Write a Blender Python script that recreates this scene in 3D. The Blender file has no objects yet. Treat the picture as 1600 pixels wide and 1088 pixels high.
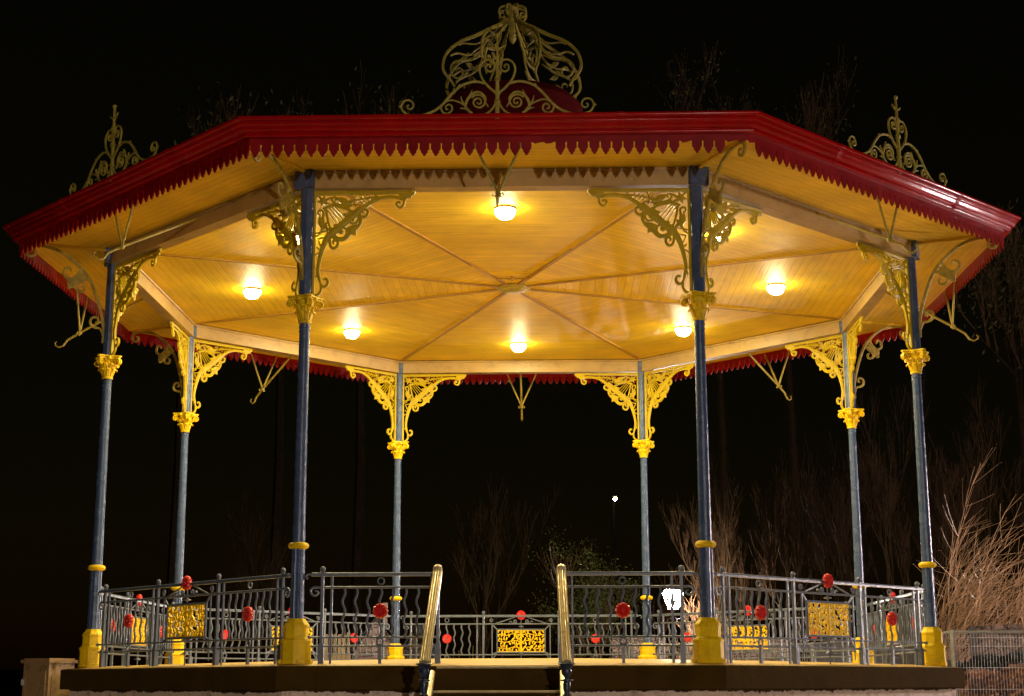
import bpy, math, random
from mathutils import Vector, Matrix
PI=math.pi; R_=math.radians
S=bpy.context.scene; COL=S.collection
F=1.4                    # floor height of the bandstand above the ground
RC=5.5; C8=math.cos(PI/8); AP=RC*C8
ROT=R_(-1.7491)

# ---------------------------------------------------------------- camera
cam_d=bpy.data.cameras.new('camera'); cam=bpy.data.objects.new('camera',cam_d); COL.objects.link(cam)
yaw,pit,rol=.0053,.2147,-.0017
fw=Vector((math.sin(yaw)*math.cos(pit),math.cos(yaw)*math.cos(pit),math.sin(pit)))
rt=Vector((math.cos(yaw),-math.sin(yaw),0)); up=rt.cross(fw)
r2=math.cos(rol)*rt+math.sin(rol)*up; u2=-math.sin(rol)*rt+math.cos(rol)*up
cam.matrix_world=Matrix(((r2.x,u2.x,-fw.x,-.1268),(r2.y,u2.y,-fw.y,-21.0306),(r2.z,u2.z,-fw.z,F-.2021),(0,0,0,1)))
cam_d.sensor_width=36; cam_d.lens=2400.75/1600*36; cam_d.clip_end=2000; cam_d.clip_start=.1
S.camera=cam

# ---------------------------------------------------------------- materials
MATS={}
def mat(name,col,rough=.5,var=.15,scale=6,metal=0,bump=0,bscale=30,spec=.5,coat=0,stain=None,stain_amt=.0,stain_scale=3):
    m=bpy.data.materials.new(name); m.use_nodes=True; nt=m.node_tree; N=nt.nodes; L=nt.links
    b=N['Principled BSDF']; b.inputs['Roughness'].default_value=rough; b.inputs['Metallic'].default_value=metal
    b.inputs['Specular IOR Level'].default_value=spec; b.inputs['Coat Weight'].default_value=coat
    tc=N.new('ShaderNodeTexCoord')
    n=N.new('ShaderNodeTexNoise'); n.inputs['Scale'].default_value=scale; n.inputs['Detail'].default_value=6
    L.new(tc.outputs['Object'],n.inputs['Vector'])
    r=N.new('ShaderNodeValToRGB'); e=r.color_ramp.elements
    e[0].position=.3; e[1].position=.7
    e[0].color=[c*(1-var) for c in col]+[1]; e[1].color=[min(1,c*(1+var)) for c in col]+[1]
    L.new(n.outputs['Fac'],r.inputs['Fac']); out=r.outputs['Color']
    if stain:
        n2=N.new('ShaderNodeTexNoise'); n2.inputs['Scale'].default_value=stain_scale; n2.inputs['Detail'].default_value=9; n2.inputs['Roughness'].default_value=.7
        L.new(tc.outputs['Object'],n2.inputs['Vector'])
        r3=N.new('ShaderNodeValToRGB'); r3.color_ramp.elements[0].position=.52; r3.color_ramp.elements[1].position=.72
        r3.color_ramp.elements[0].color=(0,0,0,1); r3.color_ramp.elements[1].color=(stain_amt,)*3+(1,)
        L.new(n2.outputs['Fac'],r3.inputs['Fac'])
        mx=N.new('ShaderNodeMix'); mx.data_type='RGBA'; L.new(r3.outputs['Color'],mx.inputs['Factor']); L.new(out,mx.inputs['A']); mx.inputs['B'].default_value=list(stain)+[1]
        out=mx.outputs['Result']
    L.new(out,b.inputs['Base Color'])
    rn=N.new('ShaderNodeMapRange'); rn.inputs['To Min'].default_value=max(.02,rough-.1); rn.inputs['To Max'].default_value=min(1,rough+.12)
    L.new(n.outputs['Fac'],rn.inputs['Value']); L.new(rn.outputs['Result'],b.inputs['Roughness'])
    if bump:
        nb=N.new('ShaderNodeTexNoise'); nb.inputs['Scale'].default_value=bscale; nb.inputs['Detail'].default_value=5
        L.new(tc.outputs['Object'],nb.inputs['Vector'])
        bp=N.new('ShaderNodeBump'); bp.inputs['Strength'].default_value=bump; bp.inputs['Distance'].default_value=.02
        L.new(nb.outputs['Fac'],bp.inputs['Height']); L.new(bp.outputs['Normal'],b.inputs['Normal'])
    MATS[name]=m; return m
def planks(name,col,rough,w,axis='Y',groove=(.25,.14,.02),spec=.5):
    m=mat(name,col,rough,.13,1.6,bump=0,spec=spec); nt=m.node_tree; N=nt.nodes; L=nt.links; b=N['Principled BSDF']
    tc=[n for n in N if n.type=='TEX_COORD'][0]; sx=N.new('ShaderNodeSeparateXYZ'); L.new(tc.outputs['Object'],sx.inputs[0])
    d=N.new('ShaderNodeMath'); d.operation='DIVIDE'; d.inputs[1].default_value=w; L.new(sx.outputs[axis],d.inputs[0])
    fr=N.new('ShaderNodeMath'); fr.operation='FRACT'; L.new(d.outputs[0],fr.inputs[0])
    a=N.new('ShaderNodeMath'); a.operation='SUBTRACT'; a.inputs[1].default_value=.5; L.new(fr.outputs[0],a.inputs[0])
    ab=N.new('ShaderNodeMath'); ab.operation='ABSOLUTE'; L.new(a.outputs[0],ab.inputs[0])
    rp=N.new('ShaderNodeMapRange'); rp.inputs['From Min'].default_value=.42; rp.inputs['From Max'].default_value=.49; L.new(ab.outputs[0],rp.inputs['Value'])
    fl=N.new('ShaderNodeMath'); fl.operation='FLOOR'; L.new(d.outputs[0],fl.inputs[0])
    wn=N.new('ShaderNodeTexWhiteNoise'); wn.noise_dimensions='1D'; L.new(fl.outputs[0],wn.inputs['W'])
    old=b.inputs['Base Color'].links[0].from_socket
    hs=N.new('ShaderNodeHueSaturation'); mr=N.new('ShaderNodeMapRange'); mr.inputs['To Min'].default_value=.94; mr.inputs['To Max'].default_value=1.04
    L.new(wn.outputs['Value'],mr.inputs['Value']); L.new(mr.outputs['Result'],hs.inputs['Value']); L.new(old,hs.inputs['Color'])
    # dirt streaks along the boards
    mp=N.new('ShaderNodeMapping'); L.new(tc.outputs['Object'],mp.inputs['Vector']); mp.inputs['Scale'].default_value=(1.3,7,1) if axis=='Y' else (7,1.3,1)
    nz=N.new('ShaderNodeTexNoise'); nz.inputs['Scale'].default_value=1.6; nz.inputs['Detail'].default_value=9; nz.inputs['Roughness'].default_value=.65; L.new(mp.outputs[0],nz.inputs['Vector'])
    rr=N.new('ShaderNodeMapRange'); rr.inputs['From Min'].default_value=.5; rr.inputs['From Max'].default_value=.78; rr.inputs['To Max'].default_value=.5; L.new(nz.outputs['Fac'],rr.inputs['Value'])
    m1=N.new('ShaderNodeMix'); m1.data_type='RGBA'; L.new(rr.outputs['Result'],m1.inputs['Factor']); L.new(hs.outputs['Color'],m1.inputs['A']); m1.inputs['B'].default_value=(col[0]*.55,col[1]*.42,col[2]*.35,1)
    g=N.new('ShaderNodeMath'); g.operation='MULTIPLY'; g.inputs[1].default_value=.75; L.new(rp.outputs['Result'],g.inputs[0])
    m2=N.new('ShaderNodeMix'); m2.data_type='RGBA'; L.new(g.outputs[0],m2.inputs['Factor']); L.new(m1.outputs['Result'],m2.inputs['A']); m2.inputs['B'].default_value=list(groove)+[1]; g.inputs[1].default_value=.38
    L.new(m2.outputs['Result'],b.inputs['Base Color'])
    bp=N.new('ShaderNodeBump'); bp.inputs['Distance'].default_value=.008; bp.inputs['Strength'].default_value=.3; bp.invert=True
    ad=N.new('ShaderNodeMath'); ad.operation='MULTIPLY_ADD'; ad.inputs[1].default_value=.15; L.new(wn.outputs['Value'],ad.inputs[0]); L.new(rp.outputs['Result'],ad.inputs[2])
    L.new(ad.outputs[0],bp.inputs['Height']); L.new(bp.outputs['Normal'],b.inputs['Normal'])
    return m
def emit(name,col,st):
    m=bpy.data.materials.new(name); m.use_nodes=True; nt=m.node_tree; nt.nodes.clear()
    e=nt.nodes.new('ShaderNodeEmission'); e.inputs[0].default_value=list(col)+[1]; e.inputs[1].default_value=st
    o=nt.nodes.new('ShaderNodeOutputMaterial'); nt.links.new(e.outputs[0],o.inputs[0]); MATS[name]=m; return m
BLUE=mat('blue paint',(.062,.10,.20),.25,.14,9,bump=.25,bscale=60,stain=(.03,.035,.04),stain_amt=.5)
NAVY=mat('navy paint',(.018,.028,.07),.3,.2,9,bump=.25,bscale=60)
RAIL=mat('grey blue railing paint',(.11,.135,.19),.33,.15,12,bump=.2,bscale=80)
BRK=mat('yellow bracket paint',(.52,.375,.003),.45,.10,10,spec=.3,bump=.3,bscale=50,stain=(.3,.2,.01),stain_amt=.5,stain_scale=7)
YEL=mat('yellow paint',(.86,.58,.004),.45,.10,10,spec=.3,bump=.3,bscale=50,stain=(.35,.2,.02),stain_amt=.5,stain_scale=7)
OLD=mat('weathered gold paint',(.40,.30,.035),.5,.25,14,bump=.4,bscale=60,stain=(.12,.1,.04),stain_amt=.7,stain_scale=9)
RED=mat('red gloss paint',(.40,.002,.003),.2,.15,4,spec=.35,bump=.25,bscale=14,stain=(.2,.005,.01),stain_amt=.5)
RED2=mat('shaded red board paint',(.27,.002,.003),.4,.2,5,spec=.25,stain=(.12,.003,.003),stain_amt=.6,stain_scale=6)  # gutter red made darker: shade on the set-back valance put into the colour
ROSE=mat('red rosette paint',(.62,.02,.018),.3,.12,12)
CREAM=mat('cream beam paint',(.42,.275,.085),.42,.10,4,bump=.15,bscale=40,stain=(.2,.12,.06),stain_amt=.6,stain_scale=6)
CEIL=planks('ceiling boards',(.80,.54,.02),.55,.105,spec=.28)
SOFF=planks('soffit boards',(.84,.54,.03),.5,.095,spec=.25)
RIB=mat('brown rib paint',(.40,.22,.015),.65,.15,6)
FLOOR=mat('ochre floor paint',(.60,.40,.12),.45,.15,3,bump=.2,bscale=20,stain=(.3,.15,.04),stain_amt=.6)
BAND=mat('dark coping paint',(.060,.034,.005),.9,.3,3,spec=.05,bump=.3,bscale=30,stain=(.02,.015,.006),stain_amt=.8)
REND=mat('roughcast render',(.80,.63,.54),.9,.18,5,bump=1,bscale=70,stain=(.10,.07,.05),stain_amt=.9,stain_scale=5)
_nt=REND.node_tree; _N=_nt.nodes; _L=_nt.links; _b=_N['Principled BSDF']; _old=_b.inputs['Base Color'].links[0].from_socket
_tc=[n for n in _N if n.type=='TEX_COORD'][0]; _sx=_N.new('ShaderNodeSeparateXYZ'); _L.new(_tc.outputs['Object'],_sx.inputs[0])
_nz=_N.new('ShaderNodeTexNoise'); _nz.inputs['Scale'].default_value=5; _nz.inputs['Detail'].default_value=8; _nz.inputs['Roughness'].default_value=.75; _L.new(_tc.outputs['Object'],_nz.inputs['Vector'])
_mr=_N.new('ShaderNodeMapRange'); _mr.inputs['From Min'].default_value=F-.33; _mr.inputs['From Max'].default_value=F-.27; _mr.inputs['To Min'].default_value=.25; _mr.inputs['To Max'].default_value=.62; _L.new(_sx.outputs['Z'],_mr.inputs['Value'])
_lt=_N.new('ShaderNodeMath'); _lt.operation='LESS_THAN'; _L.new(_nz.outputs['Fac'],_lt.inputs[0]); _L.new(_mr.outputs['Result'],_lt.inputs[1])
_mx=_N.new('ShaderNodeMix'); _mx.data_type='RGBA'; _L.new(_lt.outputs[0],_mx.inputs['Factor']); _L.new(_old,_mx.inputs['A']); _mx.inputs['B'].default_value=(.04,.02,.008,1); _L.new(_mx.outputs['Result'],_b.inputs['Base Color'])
SLATE=mat('roof lead',(.03,.03,.032),.6,.2,4)
NOSE=mat('worn step edge',(.5,.4,.22),.45,.2,12)
BRASS=mat('handrail pale metal',(.70,.60,.36),.3,.12,24,metal=.5)
STEEL=mat('galvanised steel',(.42,.42,.44),.4,.15,20,metal=.6)
RUST=mat('weathered cabinet paint',(.30,.19,.085),.6,.2,7,bump=.3,bscale=40,stain=(.06,.018,.008),stain_amt=1,stain_scale=7)
GRASS=mat('night grass',(.03,.045,.012),.95,.4,2,bump=1,bscale=60)
HILL=mat('hill turf',(.06,.042,.015),1,.4,.3,spec=.05)
BARK=mat('bark',(.06,.04,.022),.85,.3,9,spec=.1,bump=.6,bscale=30)
MTWIG=mat('mid twig bark',(.030,.017,.008),.6,.4,5,spec=.03)
TWIG=mat('twig bark',(.11,.06,.028),.6,.35,5,spec=.12)
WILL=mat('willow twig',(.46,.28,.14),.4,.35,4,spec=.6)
DTWIG=mat('dark twig bark',(.03,.019,.008),.7,.35,5,spec=.03)
LEAF=mat('evergreen leaf',(.05,.062,.014),.3,.4,2,spec=.5)
DRYL=mat('dry leaf',(.12,.11,.035),.6,.4,2)
HEDGE=mat('russet hedge leaf',(.20,.085,.04),.7,.45,3)
GREENH=mat('dark hedge leaf',(.012,.016,.01),.8,.4,3)
STRAW=mat('dry ornamental grass',(.34,.24,.13),.6,.3,3)
def stone_mat(name,c1,c2,sc):
    m=bpy.data.materials.new(name); m.use_nodes=True; N=m.node_tree.nodes; L=m.node_tree.links; b=N['Principled BSDF']; b.inputs['Roughness'].default_value=.9
    tc=N.new('ShaderNodeTexCoord'); v=N.new('ShaderNodeTexVoronoi'); v.inputs['Scale'].default_value=sc; v.feature='F1'; L.new(tc.outputs['Object'],v.inputs['Vector'])
    v2=N.new('ShaderNodeTexVoronoi'); v2.inputs['Scale'].default_value=sc; v2.feature='DISTANCE_TO_EDGE'; L.new(tc.outputs['Object'],v2.inputs['Vector'])
    r=N.new('ShaderNodeMix'); r.data_type='RGBA'; r.inputs['A'].default_value=list(c1)+[1]; r.inputs['B'].default_value=list(c2)+[1]
    s=N.new('ShaderNodeSeparateColor'); L.new(v.outputs['Color'],s.inputs[0]); L.new(s.outputs[0],r.inputs['Factor'])
    mm=N.new('ShaderNodeMapRange'); mm.inputs['From Max'].default_value=.06; L.new(v2.outputs['Distance'],mm.inputs['Value'])
    q=N.new('ShaderNodeMix'); q.data_type='RGBA'; q.inputs['A'].default_value=(c1[0]*.6,c1[1]*.6,c1[2]*.6,1); L.new(r.outputs['Result'],q.inputs['B']); L.new(mm.outputs['Result'],q.inputs['Factor']); L.new(q.outputs['Result'],b.inputs['Base Color'])
    bp=N.new('ShaderNodeBump'); bp.inputs['Distance'].default_value=.04; L.new(mm.outputs['Result'],bp.inputs['Height']); L.new(bp.outputs['Normal'],b.inputs['Normal']); MATS[name]=m; return m
STONE=stone_mat('rubble stone',(.07,.045,.03),(.15,.10,.07),8)
PINK=stone_mat('pinkish stone',(.28,.18,.13),(.42,.30,.23),6)
TIMBER=mat('pale timber boards',(.36,.26,.17),.8,.2,5,bump=.3,bscale=20)
GLASSD=mat('dark window glass',(.01,.012,.015),.1,.1,3)
LAMP=emit('lit ceiling lamp glass',(1,.84,.45),95)
LAMPB=emit('lit ceiling lamp bulb face',(1,.84,.45),2300)
POSTL=emit('lit white lantern glass',(1,.86,.78),1200)
FRONTL=emit('lit lantern glass',(1,.84,.70),4600)
RIGHTL=emit('lit cool lantern glass',(1,.80,.78),3400)
FARL=emit('lit far lamp glass',(1,.74,.25),260)
WINL=emit('lit window glass',(1,.75,.5),3)

# ---------------------------------------------------------------- helpers
class MB:
    def __init__(s): s.v=[]; s.f=[]
    def add(s,vs,fs):
        o=len(s.v); s.v+= [tuple(v) for v in vs]; s.f+=[[i+o for i in f] for f in fs]; return s
    def box(s,c,d,rz=0):
        x,y,z=[k/2 for k in d]; cs,sn=math.cos(rz),math.sin(rz); vs=[]
        for a in(-1,1):
            for b in(-1,1):
                for e in(-1,1):
                    px,py=a*x,b*y; vs.append((c[0]+px*cs-py*sn,c[1]+px*sn+py*cs,c[2]+e*z))
        return s.add(vs,[(0,1,3,2),(4,6,7,5),(0,4,5,1),(2,3,7,6),(0,2,6,4),(1,5,7,3)])
    def tube(s,pts,r,n=8,cap=True):
        pts=[Vector(p) for p in pts]; m=len(pts); rs=r if isinstance(r,(list,tuple)) else [r]*m
        vs=[]; fs=[]; prev=None
        for i,p in enumerate(pts):
            t=(pts[min(i+1,m-1)]-pts[max(i-1,0)]).normalized()
            if prev is None:
                a=Vector((0,0,1)) if abs(t.z)<.9 else Vector((1,0,0)); u=t.cross(a).normalized()
            else:
                u=(prev-t*prev.dot(t)); u=u.normalized() if u.length>1e-6 else t.orthogonal().normalized()
            prev=u; w=t.cross(u)
            for k in range(n):
                a=2*PI*k/n; vs.append(p+(u*math.cos(a)+w*math.sin(a))*rs[i])
        for i in range(m-1):
            for k in range(n): k2=(k+1)%n; fs.append((i*n+k,i*n+k2,(i+1)*n+k2,(i+1)*n+k))
        if cap: fs.append(tuple(range(n-1,-1,-1))); fs.append(tuple(range((m-1)*n,m*n)))
        return s.add(vs,fs)
    def lathe(s,prof,n=24,c=(0,0,0),ph=0,rf=None,cap=True):
        vs=[];fs=[]
        for (r,z) in prof:
            for k in range(n):
                a=2*PI*k/n+ph; q=r*(rf(k,n,z) if rf else 1); vs.append((c[0]+q*math.cos(a),c[1]+q*math.sin(a),c[2]+z))
        m=len(prof)
        for i in range(m-1):
            for k in range(n): k2=(k+1)%n; fs.append((i*n+k,i*n+k2,(i+1)*n+k2,(i+1)*n+k))
        if cap: fs.append(tuple(range(n-1,-1,-1))); fs.append(tuple(range((m-1)*n,m*n)))
        return s.add(vs,fs)
    def ball(s,c,r,n=10,m=6,sc=(1,1,1)):
        vs=[(c[0],c[1],c[2]-r*sc[2])];fs=[]
        for i in range(1,m):
            t=PI*i/m-PI/2
            for k in range(n):
                a=2*PI*k/n; vs.append((c[0]+r*sc[0]*math.cos(t)*math.cos(a),c[1]+r*sc[1]*math.cos(t)*math.sin(a),c[2]+r*sc[2]*math.sin(t)))
        vs.append((c[0],c[1],c[2]+r*sc[2])); q=len(vs)-1
        for k in range(n): k2=(k+1)%n; fs.append((0,1+k2,1+k)); fs.append((q,1+(m-2)*n+k,1+(m-2)*n+k2))
        for i in range(m-2):
            for k in range(n): k2=(k+1)%n; fs.append((1+i*n+k,1+i*n+k2,1+(i+1)*n+k2,1+(i+1)*n+k))
        return s.add(vs,fs)
    def build(s,name,m,parent=None,smooth=False):
        me=bpy.data.meshes.new(name); me.from_pydata(s.v,[],s.f); me.materials.append(m); me.validate(); me.update()
        if smooth:
            for p in me.polygons: p.use_smooth=True
            try: me.set_sharp_from_angle(angle=R_(40))
            except Exception: pass
        o=bpy.data.objects.new(name,me); COL.objects.link(o)
        if parent: o.parent=parent
        return o
# flat strokes: 2D paths put in a plane (origin, ex, ey, normal)
class Plane:
    def __init__(s,o=(0,0,0),ex=(1,0,0),ey=(0,0,1)):
        s.o=Vector(o); s.ex=Vector(ex); s.ey=Vector(ey); s.n=s.ex.cross(s.ey).normalized()
    def __call__(s,x,y,d=0): return s.o+s.ex*x+s.ey*y+s.n*d
KJ=[0]
def ribbon(mb,pts,w,t,pl):
    m=len(pts)
    if m<2: return
    KJ[0]=(KJ[0]+1)%9; t=t*(1+.012*KJ[0])
    ws=w if isinstance(w,(list,tuple)) else [w]*m
    if len(ws)!=m: ws=[ws[min(len(ws)-1,int(i/(m-1)*(len(ws)-1)))]+(ws[min(len(ws)-1,int(i/(m-1)*(len(ws)-1))+1)]-ws[min(len(ws)-1,int(i/(m-1)*(len(ws)-1)))])*((i/(m-1)*(len(ws)-1))%1) for i in range(m)]
    vs=[];fs=[]
    for i in range(m):
        ax,ay=pts[max(i-1,0)]; bx,by=pts[min(i+1,m-1)]; dx,dy=bx-ax,by-ay; l=math.hypot(dx,dy) or 1; nx,ny=-dy/l,dx/l
        x,y=pts[i]; h=ws[i]/2
        for (q,d) in ((-1,-.35),(-1,.35),(0,.5),(1,.35),(1,-.35),(0,-.5)): vs.append(pl(x+nx*h*q,y+ny*h*q,d*t))
    for i in range(m-1):
        for k in range(6): k2=(k+1)%6; fs.append((i*6+k,i*6+k2,(i+1)*6+k2,(i+1)*6+k))
    fs.append((5,4,3,2,1,0)); fs.append(tuple((m-1)*6+k for k in range(6)))
    mb.add(vs,fs)
def plate(mb,poly,t,pl):
    KJ[0]=(KJ[0]+1)%9; t=t*(1+.012*KJ[0])
    cx=sum(p[0] for p in poly)/len(poly); cy=sum(p[1] for p in poly)/len(poly); n=len(poly); vs=[]
    for (x,y) in poly: vs.append(pl(x,y,.32*t))
    for (x,y) in poly: vs.append(pl(x,y,-.32*t))
    vs+= [pl(cx,cy,.55*t),pl(cx,cy,-.55*t)]; fs=[]
    for k in range(n): k2=(k+1)%n; fs+= [(k,k2,2*n),(n+k2,n+k,2*n+1),(k2,k,n+k,n+k2)]
    mb.add(vs,fs)
def smooth(pts,k=5):
    out=[]; n=len(pts)
    for i in range(n-1):
        p0=pts[max(i-1,0)];p1=pts[i];p2=pts[i+1];p3=pts[min(i+2,n-1)]
        for j in range(k):
            t=j/k
            out.append(tuple(.5*((2*p1[a])+(-p0[a]+p2[a])*t+(2*p0[a]-5*p1[a]+4*p2[a]-p3[a])*t*t+(-p0[a]+3*p1[a]-3*p2[a]+p3[a])*t**3) for a in range(len(p1))))
    out.append(pts[-1]); return out
def spiral(cx,cy,r0,r1,a0,turns,n=None,sy=1):
    n=n or max(6,int(abs(turns)*14)); return [(cx+(r0+(r1-r0)*i/n)*math.cos(a0+2*PI*turns*i/n),cy+sy*(r0+(r1-r0)*i/n)*math.sin(a0+2*PI*turns*i/n)) for i in range(n+1)]
def leafpoly(x,y,l,w,a):
    c,s_=math.cos(a),math.sin(a); q=[(0,0),(.25,.38),(.5,.5),(.62,.34),(1,0),(.62,-.34),(.5,-.5),(.25,-.38)]
    return [(x+l*p*c-w*r*s_,y+l*p*s_+w*r*c) for p,r in q]
def star(x,y,r,n=5,a=PI/2): return [(x+(r if i%2==0 else r*.45)*math.cos(a+PI*i/n),y+(r if i%2==0 else r*.45)*math.sin(a+PI*i/n)) for i in range(2*n)]
def disc(x,y,r,n=10): return [(x+r*math.cos(2*PI*i/n),y+r*math.sin(2*PI*i/n)) for i in range(n)]
def empty(name,loc=(0,0,0),rz=0,parent=None):
    o=bpy.data.objects.new(name,None); COL.objects.link(o); o.location=loc; o.rotation_euler=(0,0,rz); o.empty_display_size=.3
    if parent: o.parent=parent
    return o
def tag(o,label=None,cat=None,group=None,kind=None):
    if label: o['label']=label
    if cat: o['category']=cat
    if group: o['group']=group
    if kind: o['kind']=kind
    return o
def dup(o,parent=None,loc=None,rz=None):
    c=o.copy(); COL.objects.link(c); c.parent=parent
    if loc is not None: c.location=loc
    if rz is not None: c.rotation_euler=(0,0,rz)
    for ch in list(o.children): dup(ch,c)
    return c
def pol(r,deg,z=0): a=R_(deg); return (r*math.cos(a),r*math.sin(a),z)

# ================================================================ BANDSTAND
B=empty('bandstand',(0,0,0),ROT)
tag(B,'octagonal cast iron bandstand with red eaves, yellow capitals and blue columns','bandstand')
COLA=[22.5+45*k for k in range(8)]      # column directions
SIDA=[270+45*k for k in range(8)]       # side mid directions

# ---- plinth, coping, floor
def octring(prof,n=8,cap=True,ph=PI/8):  # prof in corner radius
    m=MB(); m.lathe(prof,8,(0,0,0),ph,cap=cap); return m
pl_=octring([(5.74,-.05),(5.74,F-.27)],cap=False).build('plinth',REND,B)
octring([(5.70,F-.275),(5.845,F-.268),(5.855,F-.255),(5.855,F-.045),(5.84,F-.033),(5.6,F-.03)],cap=False).build('coping',BAND,pl_)
fm=MB(); rings=[(5.83,-.031),(5.5,-.004),(4.6,.03),(3.4,.066),(2.2,.09),(1.1,.101),(.001,.105)]
fm.lathe([(r,F+z) for r,z in rings],8,(0,0,0),PI/8,cap=False); fm.build('floor',FLOOR,B)

# ---- steps and handrails (entrance side looks to 270)
st=MB()
st.box((-.02,-5.47,F-.16),(1.24,.30,.225)); steps=st.build('steps',BAND,B)
for i in range(6):
    t=MB(); z=F-.268-.19*i; y=-5.76-.27*i
    t.box((-.02,y-.0,z-.03),(1.22,.30,.045)); tr=t.build('tread',BAND,steps)
    t=MB(); t.box((-.02,y-.152,z-.028),(1.22,.012,.035)); t.build('nosing',NOSE,tr) if False else None
    t.v=[]; t.f=[]
    r_=MB(); r_.box((-.02,y+.06,z-.12),(1.20,.03,.14))
n_=MB()
for i in range(6):
    n_.tube([(-.63,-5.905-.27*i,F-.285-.19*i),(.59,-5.905-.27*i,F-.285-.19*i)],.012,8)
n_.tube([(-.62,-5.62,F-.052),(.58,-5.62,F-.052)],.011,8)
n_.build('nosing',NOSE,steps)
rs=MB()
for i in range(6): rs.box((-.02,-5.66-.27*i,F-.39-.19*i),(1.18,.03,.17))
rs.build('riser',BAND,steps)
def handrail(x):
    m=MB(); P0=Vector((x,-5.13,F+.925)); P1=Vector((x*1.06,-6.22,F-.015))
    # a broad reeded rail: several ridges side by side on a flat bar
    d=(P1-P0); side=Vector((1,0,0)); nrm=side.cross(d).normalized()
    prof=[]
    nr=4; wd=.098
    for k in range(nr*4+1):
        s_=k/(nr*4); prof.append((-wd/2+wd*s_, .020*abs(math.sin(PI*nr*s_))+.022*math.sin(PI*s_)))
    seg=26; vs=[]; fs=[]; m_=len(prof)
    rnd=random.Random(3)
    for i in range(seg+1):
        c=P0+d*(i/seg); 
        for (a,b_) in prof: vs.append(c+side*a-nrm*(b_+rnd.uniform(0,.0015)))
        for (a,b_) in (prof[-1],prof[0]): vs.append(c+side*a+nrm*.02)
    W=m_+2
    for i in range(seg):
        for k in range(W): k2=(k+1)%W; fs.append((i*W+k,i*W+k2,(i+1)*W+k2,(i+1)*W+k))
    fs.append(tuple(range(W-1,-1,-1))); fs.append(tuple(range(seg*W,seg*W+W)))
    m.add(vs,fs)
    m.ball((x,-5.13,F+.945),.05,10,6)
    h=m.build('handrail',BRASS,B)
    q=MB(); q.tube([(x*1.0,-5.70,F-.10),(x*1.0,-6.6,F-.62),(x,-7.1,F-1.0)],.028,8); q.build('lower_rail',BRASS,h)
    q=MB(); q.lathe([(.075,-.018),(.082,-.026),(.06,-.04),(.045,-.07),(.052,-.09),(.045,-.12),(.024,-.15),(.022,-.165),(.062,-.172),(.062,-.18),(.03,-.19),(.036,-.22),(.03,-.27),(.026,-.30),(.044,-.306),(.044,-.314),(.026,-.33),(.026,-F+.12),(.07,-F+.08),(.08,-F)],16,(x*1.06,-6.22,F))
    q.build('newel_post',NAVY,h,True)
handrail(-.655); handrail(.615)

# ---- column with its pieces
SH=MB()
def flute(k,n,z): return 1-.10*(k%2)
SH.lathe([(.074,.44),(.073,.6),(.069,1.17)],40,rf=lambda k,n,z:(1,.93,.87,.93)[k%4])
SH.lathe([(.066,1.2),(.066,1.22),(.055,3.50),(.060,3.505),(.060,3.53),(.054,3.535),(.054,3.57)],28)
SH.lathe([(.077,3.84),(.077,5.06)],8,ph=PI/8)
SH.box((0,0,5.155),(.22,.22,.215))
for k in range(10):
    a=2*PI*k/10; SH.ball((.06*math.cos(a),.06*math.sin(a),3.47),.006,5,4)
col=SH.build('column',BLUE,B,True)
PD=MB()
PD.lathe([(.165,-.01),(.165,.035),(.158,.04),(.155,.2),(.162,.205),(.162,.225),(.135,.25),(.13,.255),(.128,.36),(.136,.368),(.134,.385),(.105,.42),(.1,.425),(.092,.447)],8,ph=PI/8)
for k in range(4): PD.box((.155*math.cos(PI/4+PI/2*k),.155*math.sin(PI/4+PI/2*k),.015),(.05,.05,.035),PI/4)
PD.build('pedestal',YEL,col)
CL=MB(); CL.lathe([(.068,1.155),(.082,1.16),(.100,1.17),(.108,1.19),(.100,1.212),(.082,1.222),(.066,1.227)],32,rf=lambda k,n,z:1+.012*math.cos(k*PI)); CL.build('collar',YEL,col,True)
CP=MB()
CP.lathe([(.064,3.555),(.07,3.562),(.07,3.575),(.062,3.585),(.066,3.65),(.078,3.72),(.10,3.79),(.115,3.815)],24)
ab=[]
for k in range(4):
    a0=PI/4+PI/2*k
    for (r,da) in ((.195,-.10),(.195,.10)): ab.append((r*math.cos(a0+da),r*math.sin(a0+da)))
    for t in (.25,.5,.75): a=a0+PI/2*t; rr=.132+.02*abs(t-.5)*2; ab.append((rr*math.cos(a),rr*math.sin(a)))
plate(CP,ab,.028,Plane((0,0,3.837),(1,0,0),(0,1,0)))
ab2=[(x*.92,y*.92) for x,y in ab]; plate(CP,ab2,.03,Plane((0,0,3.815),(1,0,0),(0,1,0)))
for k in range(4):
    a=PI/4+PI/2*k; dr=Vector((math.cos(a),math.sin(a),0)); tn=Vector((-math.sin(a),math.cos(a),0))
    for sgn in (-1,1):
        pl=Plane(dr*.0+tn*sgn*.016,dr,(0,0,1))
        ribbon(CP,smooth([(.07,3.64),(.09,3.72),(.13,3.79),(.165,3.805)],4)+spiral(.155,3.765,.04,.008,1.3,-1.4),.016,.03,pl)
    CP.ball((.155*math.cos(a),.155*math.sin(a),3.765),.022,8,5)
for ring,(z0,rr,hh,off) in enumerate(((3.59,.066,.085,0),(3.64,.072,.1,PI/8))):
    for k in range(8):
        a=2*PI*k/8+off; dr=Vector((math.cos(a),math.sin(a),0)); pl=Plane((0,0,0),dr,(0,0,1))
        ribbon(CP,smooth([(rr-.004,z0),(rr+.008,z0+hh*.5),(rr+.025,z0+hh),(rr+.045,z0+hh*1.02),(rr+.05,z0+hh*.82)],3),[.012,.014,.014,.012,.008],.042,pl)
for k in range(4):
    a=PI/2*k; CP.ball((.128*math.cos(a),.128*math.sin(a),3.815),.026,7,5)
CP.build('capital',YEL,col,False)

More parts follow.
